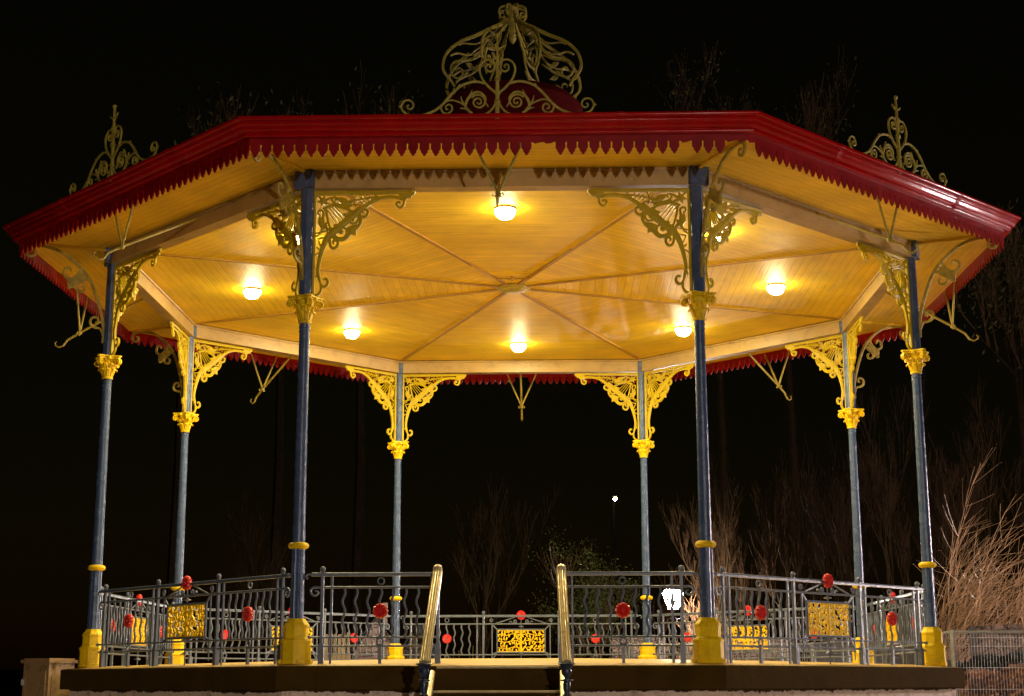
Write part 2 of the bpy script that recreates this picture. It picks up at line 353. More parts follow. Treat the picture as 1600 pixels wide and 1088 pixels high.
# spandrel bracket traced in its own plane; px of a close-up -> metres
def bx(cx,cy): return ((cx-(48-(cy-255)*.03))/712.0, -(cy-255)/643.0)
def bl(*p): return [bx(*q) for q in p]
def bracket(pl):
    m=MB(); T=.036
    ribbon(m,[(.014,-.004),(.014,-1.16)],.034,T*1.25,pl)
    ribbon(m,[(-.0,-.022),(.5,-.022),(1.09,-.016)],[.046,.044,.03],T*1.25,pl)
    # end of the top arm
    plate(m,bl((700,262),(838,262),(828,285),(812,292),(806,306),(780,310),(762,324),(735,318),(712,300)),T,pl)
    ribbon(m,smooth(bl((742,312),(748,335),(740,365),(715,378),(693,365),(690,345),(708,338),(718,350)),4),.026,T,pl)
    # arch of the top arm running into the big diagonal and down to the foot
    ribbon(m,smooth(bl((735,318),(690,303),(600,303),(520,325),(455,362),(410,400)),5),[.034,.04,.05],T,pl)
    ribbon(m,smooth(bl((600,300),(520,300),(440,310),(370,320)),3),[.012,.02,.012],T*.9,pl)
    ribbon(m,bl((430,372),(170,575)),.082,T*1.1,pl)
    ribbon(m,smooth(bl((175,560),(140,610),(110,680),(88,760),(78,830),(90,905)),5),[.07,.055,.038,.032],T,pl)
    ribbon(m,smooth(bl((86,880),(100,930),(125,945),(148,930),(152,905),(138,888),(118,895)),4),[.02,.03,.03,.024],T,pl)
    ribbon(m,smooth(bl((100,935),(98,975),(70,1005),(40,1010)),4),.028,T,pl)
    # lacing in the two tapering arms
    for a,b in (((95,640),(75,600)),((75,600),(125,590)),((90,640),(120,655)),((70,660),(105,690)),((100,560),(60,585)),((60,560),(150,540)),((140,520),(160,585)),((55,720),(85,700)),((60,880),(75,840))):
        ribbon(m,bl(a,b),[.016,.026,.012],T*.9,pl)
    for a,b in (((350,290),(370,370)),((380,280),(360,330)),((400,300),(440,340)),((430,290),(480,340)),((470,285),(500,325)),((520,285),(560,305)),((330,300),(350,340)),((330,360),(400,350)),((390,330),(420,300))):
        ribbon(m,bl(a,b),[.014,.028,.014],T*.9,pl)
    # star and lyre
    plate(m,[ (x,y) for x,y in star(*bx(118,325),.075,6,.2)],T,pl); ribbon(m,bl((60,270),(118,325),(190,362)),.022,T*.8,pl)
    ribbon(m,bl((118,325),(185,300)),.02,T*.8,pl)
    ribbon(m,smooth(bl((120,385),(150,372),(190,358),(200,340)),3),.034,T,pl)
    ribbon(m,smooth(bl((185,358),(250,370),(300,385),(345,405)),3),.024,T,pl)
    ribbon(m,smooth(bl((140,385),(150,440),(165,500),(180,545)),3),.024,T,pl)
    for a,b in (((150,392),(225,500)),((168,382),(248,482)),((186,374),(272,466)),((204,366),(292,448))): ribbon(m,bl(a,b),.011,T*.7,pl)
    for q in ((290,428),(212,505),(325,400),(185,530)): plate(m,disc(*bx(*q),.02,8),T,pl)
    # leaf scrolls beside the lyre
    ribbon(m,smooth(bl((330,375),(270,360),(215,345),(188,320),(195,300),(218,300),(222,318),(208,322)),4),[.024,.026,.022,.016],T,pl)
    plate(m,leafpoly(*bx(225,300),.20,.085,-.55),T,pl)
    ribbon(m,smooth(bl((165,540),(130,505),(118,450),(122,415),(105,395),(82,402),(82,425),(98,430)),4),[.024,.026,.022,.016],T,pl)
    plate(m,leafpoly(*bx(92,432),.19,.075,-1.35),T,pl)
    plate(m,leafpoly(*bx(290,360),.12,.06,.6),T,pl); plate(m,leafpoly(*bx(150,480),.13,.06,-2.2),T,pl)
    # two great scrolls with a leaf tip between, and three curls on the edge
    for (cx,cy,a0,tn) in ((348,462,2.6,-1.2),(262,550,-2.9,1.2)):
        x,y=bx(cx,cy); ribbon(m,spiral(x,y,.088,.012,a0,tn),[.028,.026,.024,.022],T,pl); plate(m,disc(x,y,.021,8),T*1.2,pl)
    ribbon(m,smooth(bl((405,430),(412,475),(385,520),(345,545),(310,585),(270,608),(215,600),(180,580)),4),.034,T,pl)
    plate(m,bl((300,520),(340,505),(385,500),(372,545),(372,580),(345,572),(318,580),(322,560),(290,560)),T,pl)
    ribbon(m,smooth(bl((400,400),(405,430),(430,445),(458,432),(465,408),(448,392),(426,398),(428,418)),4),[.03,.03,.03,.02],T,pl)
    ribbon(m,smooth(bl((170,590),(172,645),(192,668),(222,660),(232,632),(218,612),(196,618),(198,640)),4),[.03,.03,.03,.02],T,pl)
    return m
for sgn in (1,-1):
    a=sgn*R_(112.5); ex=Vector((math.cos(a),math.sin(a),0)); pl=Plane(ex*.062+Vector((0,0,5.035)),ex,(0,0,1))
    bracket(pl).build('spandrel_bracket',BRK,col)
# radial scroll bracket under the eave
eb=MB(); pl=Plane((0,0,0),(1,0,0),(0,0,1)); T=.028
arc=smooth([(.07,4.12),(.085,4.25),(.145,4.49),(.28,4.82),(.45,5.02),(.65,5.16),(.86,5.215),(1.0,5.22),(1.07,5.19)],5)
ribbon(eb,arc,.04,T,pl)
ribbon(eb,smooth([(.98,5.225),(1.06,5.20),(1.085,5.13),(1.04,5.075),(.975,5.09),(.97,5.14),(1.01,5.15)],5),[.04,.035,.026],T,pl)
ribbon(eb,smooth([(.09,4.12),(.12,4.20),(.19,4.215),(.245,4.26),(.235,4.33),(.17,4.345),(.15,4.30),(.18,4.28)],5),[.02,.034,.03,.022],T,pl)
ribbon(eb,smooth([(.39,4.96),(.45,4.86),(.52,4.82),(.60,4.86),(.60,4.94),(.54,4.965),(.52,4.92)],5),[.04,.034,.024],T,pl)
ribbon(eb,smooth([(.28,4.84),(.36,4.83),(.45,4.77),(.44,4.69),(.37,4.67),(.345,4.72),(.375,4.745)],5),[.04,.034,.024],T,pl)
plate(eb,[(.36,4.90),(.47,4.87),(.56,4.80),(.55,4.72),(.50,4.70),(.44,4.74),(.35,4.80)],T*1.3,pl)
for q in ((.52,4.78),(.48,4.73),(.53,4.71),(.05,4.1)): plate(eb,disc(q[0],q[1],.024,7),T*1.6,pl)
ribbon(eb,[(.075,4.02),(.075,4.16)],.04,T,pl)
eb.build('eave_bracket',OLD,col)
for i,a in enumerate(COLA):
    o=col if i==0 else dup(col,B)
    o.location=pol(RC,a,F); o.rotation_euler=(0,0,R_(a))

# ---- beams
def chordbox(m,a0,a1,z0,z1):   # mitred box between two apothems on the side facing -y
    k=math.tan(PI/8); vs=[]
    for z in (z0,z1):
        for (ap,s_) in ((a0,-1),(a0,1),(a1,1),(a1,-1)): vs.append((s_*ap*k*.998,-ap,z))
    m.add(vs,[(3,2,1,0),(4,5,6,7),(0,1,5,4),(2,3,7,6),(1,2,6,5),(3,0,4,7)])
bm=MB(); chordbox(bm,4.995,5.165,F+5.047,F+5.256)
k=math.tan(PI/8)
bm.tube([(-4.985*k,-4.985,F+5.237),(4.985*k,-4.985,F+5.237)],.018,8)
bm.box((0,-5.168,F+5.225),(4.1,.02,.035))
beam=bm.build('beam',CREAM,B,True)
sm=MB(); N0=Vector((0,-6.13,F+4.65))
sm.tube([(0,-5.14,F+5.20),tuple(N0),(0,-6.30,F+4.545),(0,-6.36,F+4.46),(0,-6.42,F+4.44),(0,-6.47,F+4.47),(0,-6.475,F+4.51),(0,-6.45,F+4.52)],[.017,.017,.016,.014,.012,.011,.01,.01],6)
for s_ in (-1,1): 
    sm.tube([tuple(N0),(s_*.26,-6.13,F+5.235)],.015,6)
    sm.tube([(s_*.0,-6.13,F+4.66),(s_*.03,-6.15,F+4.615),(s_*.055,-6.15,F+4.63),(s_*.045,-6.15,F+4.655)],.008,5)
sm.ball(tuple(N0),.034,8,6)
sm.build('eave_strut',OLD,beam)
for i in range(1,8): dup(beam,B,rz=R_(45*i))

# ---- ceiling: eight boarded sectors, ribs and a boss
cg=MB(); ap=5.0
cg.add([(0,0,F+5.262),(ap*k,-ap,F+5.262),(-ap*k,-ap,F+5.262),(0,0,F+5.30),(ap*k,-ap,F+5.30),(-ap*k,-ap,F+5.30)],[(0,1,2),(3,5,4),(1,4,5,2)])
ceil=empty('ceiling',(0,0,0),0,B)
cp=cg.build('ceiling_panel',CEIL,ceil)
for i in range(1,8): dup(cp,ceil,rz=R_(45*i))
rb=MB(); rb.box((2.65,-.016,F+5.256),(5.35,.022,.03)); rb.box((2.65,.016,F+5.256),(5.35,.022,.03)); rb.box((2.65,0,F+5.25),(5.3,.014,.018))
rib=rb.build('ceiling_rib',RIB,ceil); rib.rotation_euler=(0,0,R_(22.5))
for i in range(1,8): dup(rib,ceil,rz=R_(22.5+45*i))
bo=MB(); bo.lathe([(.24,5.262),(.235,5.235),(.17,5.225),(.15,5.205),(.07,5.19),(.001,5.187)],24,(0,0,F),rf=lambda k,n,z:1+.05*math.cos(k*PI*2/3),cap=False); bo.build('ceiling_boss',OLD,ceil)
cd=MB(); cd.tube([pol(1.35,247.5,F+5.236),pol(.62,247.5,F+5.236),pol(.62,292.5,F+5.236),pol(1.2,292.5,F+5.236)],.013,6); cd.ball(pol(.6,270,F+5.225),.03,8,5); cd.build('cable_conduit',RIB,ceil)

# ---- roof
rf=MB(); rf.lathe([(6.62,5.262),(6.80,5.40),(6.2,5.56),(3.0,6.62),(1.0,7.24)],8,(0,0,F),PI/8,cap=False); rf.v=[v for v in rf.v]
roof=rf.build('roof',SLATE,B)
so=MB(); a0,a1=5.16,6.15
so.add([(-a0*k,-a0,F+5.248),(a0*k,-a0,F+5.248),(a1*k,-a1,F+5.255),(-a1*k,-a1,F+5.255)],[(0,1,2,3)])
soff=so.build('soffit',SOFF,roof)
for i in range(1,8): dup(soff,roof,rz=R_(45*i))
hs_=MB(); hs_.box((6.05,0,F+5.24),(1.05,.05,.028)); hs_.box((6.05,0,F+5.228),(1.05,.02,.02)); hip=hs_.build('hip_batten',SOFF,roof); hip.rotation_euler=(0,0,R_(22.5))
for i in range(1,8): dup(hip,roof,rz=R_(22.5+45*i))
def bead(cr,cz,r,a0,a1,n=7): return [(cr+r*math.cos(R_(a0+(a1-a0)*i/n)),cz+r*math.sin(R_(a0+(a1-a0)*i/n))) for i in range(n+1)]
gt=MB(); gt.lathe([(6.62,5.262),(6.68,5.252)]+bead(6.738,5.268,.018,-90,40)+[(6.752,5.292)]+[(6.76+.05*math.sin(R_(t)),5.295+.055*(1-math.cos(R_(t)))) for t in (15,40,60,80)]+bead(6.818,5.368,.016,-80,60)+[(6.832,5.388)]+bead(6.858,5.413,.024,-100,110,9)+[(6.80,5.434),(6.76,5.39)],8,(0,0,F),PI/8,cap=False)
gut=gt.build('gutter',RED,roof,True)
gp=[(6.735,5.252)]+bead(6.738,5.268,.018,-90,40)+[(6.752,5.292)]+[(6.76+.05*math.sin(R_(t)),5.295+.055*(1-math.cos(R_(t)))) for t in (15,40,60,80)]+bead(6.818,5.368,.016,-80,60)+[(6.832,5.388)]+bead(6.858,5.413,.024,-100,110,9)
gj=MB(); nn=len(gp); vs=[]
for x in (-.035,.035):
    for off in (.006,-.004):
        for r,z in gp: vs.append((x,-(r+off)*C8,F+z+(.003 if z>5.42 else (-.003 if z<5.26 else 0))*(1 if off>0 else 0)))
fs=[]
for i in range(nn-1): fs+= [(i,i+1,2*nn+i+1,2*nn+i),(nn+i+1,nn+i,3*nn+i,3*nn+i+1),(i+1,i,nn+i,nn+i+1),(2*nn+i,2*nn+i+1,3*nn+i+1,3*nn+i)]
gj.add(vs,fs); jt=gj.build('gutter_joint',RED,roof,True); first=True
for i in range(8):
    for off in (-1.15,1.25):
        o=jt if first else dup(jt,roof); first=False; a=R_(45*i+.0); o.rotation_euler=(0,0,a); o.location=(off*math.cos(a),off*math.sin(a),0)
PITCH=2*6.655*math.sin(PI/8)/44
def valance(missing,seed):
    m=MB(); rnd=random.Random(seed); y=-6.655*C8; hw=22*PITCH; zt,zb=F+5.262,F+5.192
    m.box((0,y,(zt+zb)/2),(2*hw,.018,zt-zb))
    pr=[(-.0503,.0),(-.0512,-.062),(-.044,-.074),(-.034,-.081),(-.036,-.090),(-.028,-.108),(-.016,-.118),(-.012,-.136)]
    poly=pr+[(-x,z) for x,z in reversed(pr)]
    for i in range(44):
        x=(i-21.5)*PITCH
        if i in missing:
            if rnd.random()<.6: continue_=1
            q=[(-.05,0),(-.03,-.012-.01*rnd.random()),(.02,-.004-.01*rnd.random()),(.05,0)]
            vs=[(x+a,y-.008,zb+b) for a,b in q]+[(x+a,y+.008,zb+b) for a,b in q]; n=4
        else:
            dz=rnd.uniform(-.003,.003); dx=rnd.uniform(-.0015,.0015)
            n=len(poly); vs=[(x+a+dx,y-.008,zb+.001+b+(dz if b<-.01 else 0)) for a,b in poly]+[(x+a+dx,y+.008,zb+.001+b+(dz if b<-.01 else 0)) for a,b in poly]
        fs=[tuple(range(n)),tuple(range(2*n-1,n-1,-1))]+[((j+1)%n,j,n+j,n+(j+1)%n) for j in range(n)]
        m.add(vs,fs)
    return m
for i in range(8):
    miss={0:{25,26,38,42,43},4:{21,22},1:{0}}.get(i,set())
    if i in (0,1,4): v=valance(miss,i).build('valance',RED2,roof); base=v
    if i==2: std=valance(set(),9).build('valance',RED2,roof); v=std
    if i>2 and i!=4: v=dup(std,roof)
    v.rotation_euler=(0,0,R_(45*i))
# crest on the gutter
def crest():
    m=MB(); T=.022; pl=Plane((0,0,0),(1,0,0),(0,0,1))
    cc=lambda *p:[((x-740)/646.,(755-y)/586.) for x,y in p]
    ribbon(m,cc((740,775),(740,560),(740,380)),[.042,.036,.030],T*1.5,pl); ribbon(m,cc((740,400),(740,245)),[.024,.018],T*1.4,pl)
    m.ball((0,0,(755-245)/586.),.026,10,6); 
    for z in (.155,.165,.385,.395,.41): m.lathe([(.03,-.004),(.034,0),(.03,.004)],10,(0,0,z))
    m.lathe([(.022,.39),(.034,.405),(.02,.44),(.016,.48)],10,(0,0,0)); m.ball((0,0,.54),.018,8,5)
    for s_ in (-1,1):
        g=lambda *p:[((x*s_),y) for x,y in cc(*p)]
        # heart
        ribbon(m,smooth(g((742,655),(750,615),(790,580),(835,530),(857,470),(845,425),(810,400),(775,402),(762,390)),5),[.026,.022,.02,.018],T,pl)
        ribbon(m,smooth(g((768,405),(758,430),(765,462),(790,476),(812,462),(813,440),(797,430),(785,442),(793,452)),5),[.018,.018,.014],T,pl)
        # long sweeping arm with end curl
        ribbon(m,smooth(g((825,552),(870,540),(925,545),(985,568),(1040,615),(1100,680),(1150,718),(1210,742),(1270,750),(1330,742),(1360,720),(1372,690),(1355,660),(1325,652),(1300,665),(1293,690),(1308,708),(1328,704),(1334,690),(1322,682)),5),[.022,.026,.024,.02,.018,.018,.014],T,pl)
        plate(m,leafpoly(*g((1365,692))[0],.04,.03,0 if s_>0 else PI),T,pl); plate(m,leafpoly(*g((985,572))[0],.035,.04,1.2 if s_>0 else 2),T,pl)
        ribbon(m,smooth(g((1095,672),(1110,700),(1100,728),(1072,740),(1042,722),(1040,695),(1060,682),(1080,695),(1076,712),(1062,712)),5),[.018,.018,.014],T,pl)
        # middle scroll
        ribbon(m,smooth(g((748,660),(765,700),(800,735),(850,752)),5),.018,T,pl)
        ribbon(m,smooth(g((800,700),(818,670),(820,640),(850,610),(890,608),(930,640),(950,690),(930,720),(905,740)),5),[.012,.02,.022,.028,.022],T,pl)
        x,y=g((866,668))[0]; ribbon(m,spiral(x,y,.085,.010,.6 if s_>0 else PI-.6,-1.9*s_*-1,sy=1.0),[.02,.018,.014],T,pl)
        ribbon(m,smooth(g((905,740),(950,712),(985,706)),3),[.024,.018,.008],T,pl)
        ribbon(m,smooth(g((950,690),(1000,665),(1050,655),(1095,672)),4),.016,T,pl)
        ribbon(m,smooth(g((955,690),(975,655),(978,632)),3),[.022,.014,.008],T,pl); ribbon(m,smooth(g((925,635),(905,590)),3),[.022,.006],T,pl)
        ribbon(m,smooth(g((742,330),(765,325),(795,302)),3),[.02,.02,.006],T,pl); ribbon(m,smooth(g((742,340),(775,320)),3),[.02,.008],T,pl)
    return m
cr=crest().build('roof_crest',OLD,roof)
for i,(dx,ta) in enumerate(((0,.0),(-1,-.02),(1,.0))):
    o=cr if i==0 else dup(cr,roof); a=270+45*dx; o.location=pol(6.31,a,F+5.42); o.rotation_euler=(0,ta,R_(45*dx))
# cupola
CUPM=mat('dull dark red paint',(.085,.004,.004),.85,.2,4,bump=.4,bscale=12,spec=.05)
cu=MB(); cu.lathe([(.95,6.9),(.95,7.80),(1.0,7.83),(1.02,7.88),(1.0,7.92),(.95,7.94),(.90,8.02),(.4,8.10),(.01,8.11)],32,(0,0,F),PI/8,cap=False)
cup=cu.build('cupola',CUPM,roof,True)
fi=MB(); pl=Plane((0,0,F),(1,0,0),(0,0,1)); T=.03
g=lambda *p:[((x-650)/538.,9.53-(y-45)/544.) for x,y in p]
ribbon(fi,smooth(g((1130,800),(1160,750),(1215,690),(1225,620),(1190,520),(1090,420),(950,340),(830,260),(740,200),(690,130),(672,70)),5),[.03,.038,.04,.045,.055,.045,.03],T,pl)
ribbon(fi,smooth(g((672,70),(690,50),(720,55),(755,75),(765,120),(742,155),(715,140),(722,115),(740,118)),4),[.035,.03,.026,.018],T,pl)
ribbon(fi,smooth(g((740,210),(800,280),(870,345),(930,400),(985,420),(1060,425),(1100,445)),4),[.02,.045,.018,.016,.03],T,pl)
ribbon(fi,smooth(g((870,360),(900,440),(960,500),(1030,520),(1110,515),(1165,545)),4),[.014,.03,.018,.022,.03],T,pl)
ribbon(fi,smooth(g((900,500),(950,530),(1000,555),(1060,570),(1125,590),(1162,640),(1150,705),(1105,725),(1068,695),(1072,650),(1102,640),(1118,665)),4),[.012,.03,.035,.022,.028,.026,.02],T,pl)
for q,l,w,a in (((985,525),.13,.07,2.5),((1040,590),.15,.08,3.5),((800,270),.13,.07,-1.1),((1050,700),.11,.06,2.2),((1165,760),.10,.05,.9)):
    plate(fi,leafpoly(*g(q)[0],l,w,a),T,pl)
fin=fi.build('cupola_fin',OLD,cup); fin.rotation_euler=(0,0,R_(22.5))
for i in range(1,8): dup(fin,cup,rz=R_(22.5+45*i))
fn=MB(); fn.lathe([(.001,8.93),(.03,8.96),(.05,9.0),(.06,9.03),(.045,9.05),(.062,9.07),(.045,9.1),(.04,9.3),(.065,9.38),(.05,9.42),(.07,9.5),(.03,9.54),(.001,9.56)],12,(0,0,F),cap=False)
for kx in range(6):
    a=2*PI*kx/6; fn.tube([(.04*math.cos(a),.04*math.sin(a),F+9.08),(.05*math.cos(a),.05*math.sin(a),F+9.3)],.012,5)
fn.build('finial',OLD,cup)

# ---- railings
def rail_mesh(front):
    m=MB(); x1=1.96
    def hb(xa,xb,z,r=.013): m.tube([(xa,0,z),(xb,0,z)],r,8)
    pl=Plane((0,0,0),(1,0,0),(0,0,1))
    segs=[(-x1,x1)] if not front else ([(-x1,-.64)] if front<0 else [(.60,x1)])
    for xa,xb in segs:
        m.box(((xa+xb)/2,0,.897),(xb-xa,.04,.022)); m.tube([(xa,0,.912),(xb,0,.912)],.012,8)
        hb(xa+.05*(xa<-1.5),xb-.05*(xb>1.5),.772,.012); hb(xa,xb,.267,.011); hb(xa,xb,.178,.011)
    for s_ in ((-1,1) if not front else (front,)):
        ribbon(m,smooth([(s_*1.86,.772),(s_*1.93,.772),(s_*1.965,.745),(s_*1.955,.705),(s_*1.92,.69),(s_*1.89,.71),(s_*1.90,.735),(s_*1.92,.735)],5),[.022,.022,.016],.022,pl)
        ribbon(m,smooth([(s_*1.96,.90),(s_*2.0,.905),(s_*2.02,.88),(s_*2.0,.86)],4),.018,.022,pl)
        for z in (.267,.178): m.ball((s_*1.975,0,z),.022,6,4)
        for x in (1.748,)+(() if front else (.736,)): m.box((s_*x,0,.44),(.023,.02,.90))
        if front: m.box((s_*.727,0,.44),(.018,.018,.90))
        xs=s_*1.242; m.box((xs,0,.08),(.03,.03,.20))
        ribbon(m,spiral(xs,.836,.034,.034,0,1,14),.014,.02,pl); ribbon(m,spiral(xs,.222,.034,.034,0,1,14),.016,.022,pl)
        if not front:
            ribbon(m,[(s_*.485,.772),(s_*.485,.178)],.018,.018,pl); m.ball((s_*.485,0,.15),.02,6,4); m.box((s_*.485,0,.1),(.01,.01,.1))
            ribbon(m,[(s_*.48,.765),(s_*.40,.68)],.02,.016,pl); ribbon(m,[(s_*.48,.272),(s_*.40,.305)],.02,.016,pl); ribbon(m,[(s_*.48,.185),(s_*.40,.30)],.016,.012,pl)
            ribbon(m,smooth([(s_*.42,.782),(s_*.25,.835),(s_*.10,.885)],4),.016,.018,pl)
            ribbon(m,spiral(s_*.495,.832,.034,.008,-PI/2,1.6*s_),.012,.018,pl)
            ribbon(m,spiral(s_*.095,.812,.034,.008,-PI/2,1.5*s_),.012,.018,pl); ribbon(m,smooth([(s_*.06,.785),(s_*.14,.785),(s_*.17,.82),(s_*.20,.80)],4),.012,.016,pl)
    if not front:
        for za,zb,xa in ((.305,.305,.41),(.68,.68,.41)): ribbon(m,[(-xa,za),(xa,za)],.022,.03,pl)
        for s_ in (-1,1): ribbon(m,[(s_*.40,.30),(s_*.40,.685)],.022,.03,pl)
        m.tube([(0,0,.85),(0,0,.68)],.008,6); m.lathe([(.008,0),(.045,.01),(.045,.016),(.012,.03)],12,(0,0,.715))
        m.tube([(0,0,.30),(0,0,-.0)],.009,6); m.lathe([(.012,0),(.05,.02),(.05,.028),(.01,.032)],12,(0,0,.255)); m.lathe([(.05,0),(.045,.01),(.012,.03)],12,(0,0,.12)); 
    return m
PT=MB(); PT.box((0,0,.46),(.03,.03,.94)); PT.box((0,0,.10),(.055,.055,.20)); PT.lathe([(.018,.925),(.024,.93),(.014,.94)],10); PT.ball((0,0,.96),.029,10,7)
BL=MB(); pts=[]
for i in range(33):
    t=i/32; pts.append((.013*math.sin(t*PI*5.2),0,.772-(.772-.267)*t))
BL.tube(pts,.0132,6)
RO=MB()
def rosette(m,r=.083):
    n=48; sc=lambda k: 1-.10*abs(math.sin(PI*k*12/n)) 
    prof=[(0,-.03),(.16,-.034),(.22,-.024),(.34,-.03),(.42,-.02),(.6,-.03),(.85,-.026),(1,-.008),(1,.008),(.85,.02),(0,.02)]
    vs=[];fs=[]
    for (q,d) in prof:
        for kk in range(n):
            a=2*PI*kk/n; rr=r*q*(sc(kk) if q>.5 else 1); dd=d*(1+.35*abs(math.cos(PI*kk*12/n)) if q>.5 else 1)
            vs.append((rr*math.cos(a),dd,rr*math.sin(a)))
    for i in range(len(prof)-1):
        for kk in range(n): k2=(kk+1)%n; fs.append((i*n+kk,i*n+k2,(i+1)*n+k2,(i+1)*n+kk))
    m.add(vs,fs)
    for kk in range(12):
        a=2*PI*kk/12; m.ball((r*.72*math.cos(a),-.03,r*.72*math.sin(a)),.009,6,4)
    m.ball((0,-.03,0),.013,8,5)
rosette(RO)
PQ=MB(); plq=Plane((0,0,.4925),(1,0,0),(0,0,1)); rnd=random.Random(11)
for s_ in (-1,1):
    for ix in range(9):
        for iz in range(6):
            x=s_*(.028+.042*ix+rnd.uniform(-.012,.012)); z=-.15+.06*iz+rnd.uniform(-.012,.012); a=rnd.uniform(.8,2.4)
            if rnd.random()<.25: continue
            q=[(x-.030*math.cos(a),z-.030*math.sin(a)),(x+rnd.uniform(-.014,.014),z),(x+.030*math.cos(a),z+.030*math.sin(a))]
            ribbon(PQ,smooth(q,3),[.010,.028,.012],.018+.012*rnd.random(),plq)
            if rnd.random()<.35: plate(PQ,disc(x+rnd.uniform(-.02,.02),z+rnd.uniform(-.02,.02),.018,7),.034,plq)
    for iz in range(3): ribbon(PQ,smooth([(s_*.02,-.12+.11*iz),(s_*.13,-.10+.11*iz),(s_*.25,-.13+.11*iz),(s_*.385,-.11+.11*iz)],4),.012,.016,plq)
ribbon(PQ,[(0,-.18),(0,.18)],.03,.03,plq); plate(PQ,[(-.39,-.18),(.39,-.18),(.39,-.165),(-.39,-.165)],.012,plq); plate(PQ,[(-.39,.18),(.39,.18),(.39,.165),(-.39,.165)],.012,plq)
protos={}
def fit_rail(root,front):
    def put(key,mb,name,m,loc,sm=False):
        if key not in protos: protos[key]=mb.build(name,m,root,sm); o=protos[key]
        else: o=protos[key].copy(); COL.objects.link(o); o.parent=root
        o.location=loc; return o
    for s_ in ((-1,1) if not front else (front,)):
        for x in (.63,1.845): put('post',PT,'post',RAIL,(s_*x-(.02 if front and x<1 else 0),0,0))
        for j in range(-3,4):
            b_=put('bal',BL,'baluster',RAIL,(s_*1.242+j*.1265,0,0),True)
        put('ros',RO,'rosette',ROSE,(s_*1.242,-.012,.53))
    if not front:
        o=put('ros',RO,'rosette',ROSE,(0,-.012,.915)); put('plq',PQ,'plaque',YEL,(0,0,0))
rp=rail_mesh(False); std=None
for i in range(8):
    a=270+45*i
    if i==0:
        for f_ in (-1,1):
            r=rail_mesh(f_).build('railing',RAIL,B,True); r.location=pol(AP,a,F-.008); fit_rail(r,f_)
        continue
    elif std is None: r=rp.build('railing',RAIL,B,True); std=r
    else:
        r=std.copy(); COL.objects.link(r); r.parent=B
    r.location=pol(AP,a,F-.008); r.rotation_euler=(0,0,R_(45*i)); fit_rail(r,0)

# ================================================================ CEILING LAMPS
lm=MB(); lm.lathe([(.132,.012),(.132,-.010),(.128,-.018),(.12,-.018)],24); 
LB=empty('ceiling_lamp')
lm.build('lamp_base',CREAM,LB,True)
dm=MB(); dm.lathe([(.124,-.020)]+[(.124*math.cos(t*PI/2/5),-.03-.095*math.sin(t*PI/2/5)) for t in range(0,3)]+[(.078,-.1085)],20,cap=False); lg=dm.build('lamp_glass',LAMP,LB,True)
dm=MB(); dm.lathe([(.078,-.1085),(.06,-.116),(.035,-.122),(.001,-.125)],20,cap=False); dm.build('bulb_face',LAMPB,lg,True)
lab=['lit round ceiling lamp nearest the front beam, above the entrance steps','lit round ceiling lamp right beside the front right column head','lit round ceiling lamp alone at the right side of the ceiling','lit round ceiling lamp seen left of the front right column shaft, towards the back','lit round ceiling lamp nearest the back beam, below the ceiling boss','lit round ceiling lamp at the back left, just right of the front left column','lit round ceiling lamp alone at the left side of the ceiling','lit round ceiling lamp seen over the front left column']
for i in range(8):
    o=LB if i==0 else dup(LB); a=270+45*i+math.degrees(ROT); o.location=pol(3.70,a,F+5.255)
    tag(o,lab[i],'ceiling lamp','round lamps on the bandstand ceiling')

# ================================================================ GROUND AND HILL
g_=MB(); n=24
g_.lathe([(600,-.0),(60,0),(10,0),(.01,0)],48,cap=False); tag(g_.build('ground',GRASS),kind='structure')
BOUNCE_PAVE=mat('pale path tarmac',(.34,.28,.21),.8,.15,2,bump=.6,bscale=60)  # unseen pale paving, added to bounce light up onto soffit and beams
pv=MB(); pv.lathe([(15,.004),(9,.004),(5,.004)],64,cap=False); tag(pv.build('bounce_path',BOUNCE_PAVE),kind='structure')
h=MB(); vs=[];fs=[]; rnd=random.Random(5)
nx,ny=60,10
for j in range(ny+1):
    for i in range(nx+1):
        x=-150+300*i/nx; t=j/ny; y=62+t*90
        z=-.5+ (t**.8)*4*(.75+.25*math.sin(x*.021+1)+.1*math.sin(x*.09))+rnd.uniform(-.3,.3)*t
        vs.append((x,y,z))
for j in range(ny):
    for i in range(nx): q=j*(nx+1)+i; fs.append((q,q+1,q+nx+2,q+nx+1))
h.add(vs,fs); tag(h.build('hill',HILL,None,True),kind='structure')

# point on a view ray: photo pixel (1600 wide) at forward distance d
CAM=Vector((-.1268,-21.0306,F-.2021))
def at(px,py,d):
    v=fw+r2*((px-800)/2400.75)+u2*((544-py)/2400.75); return CAM+v*(d/v.y)

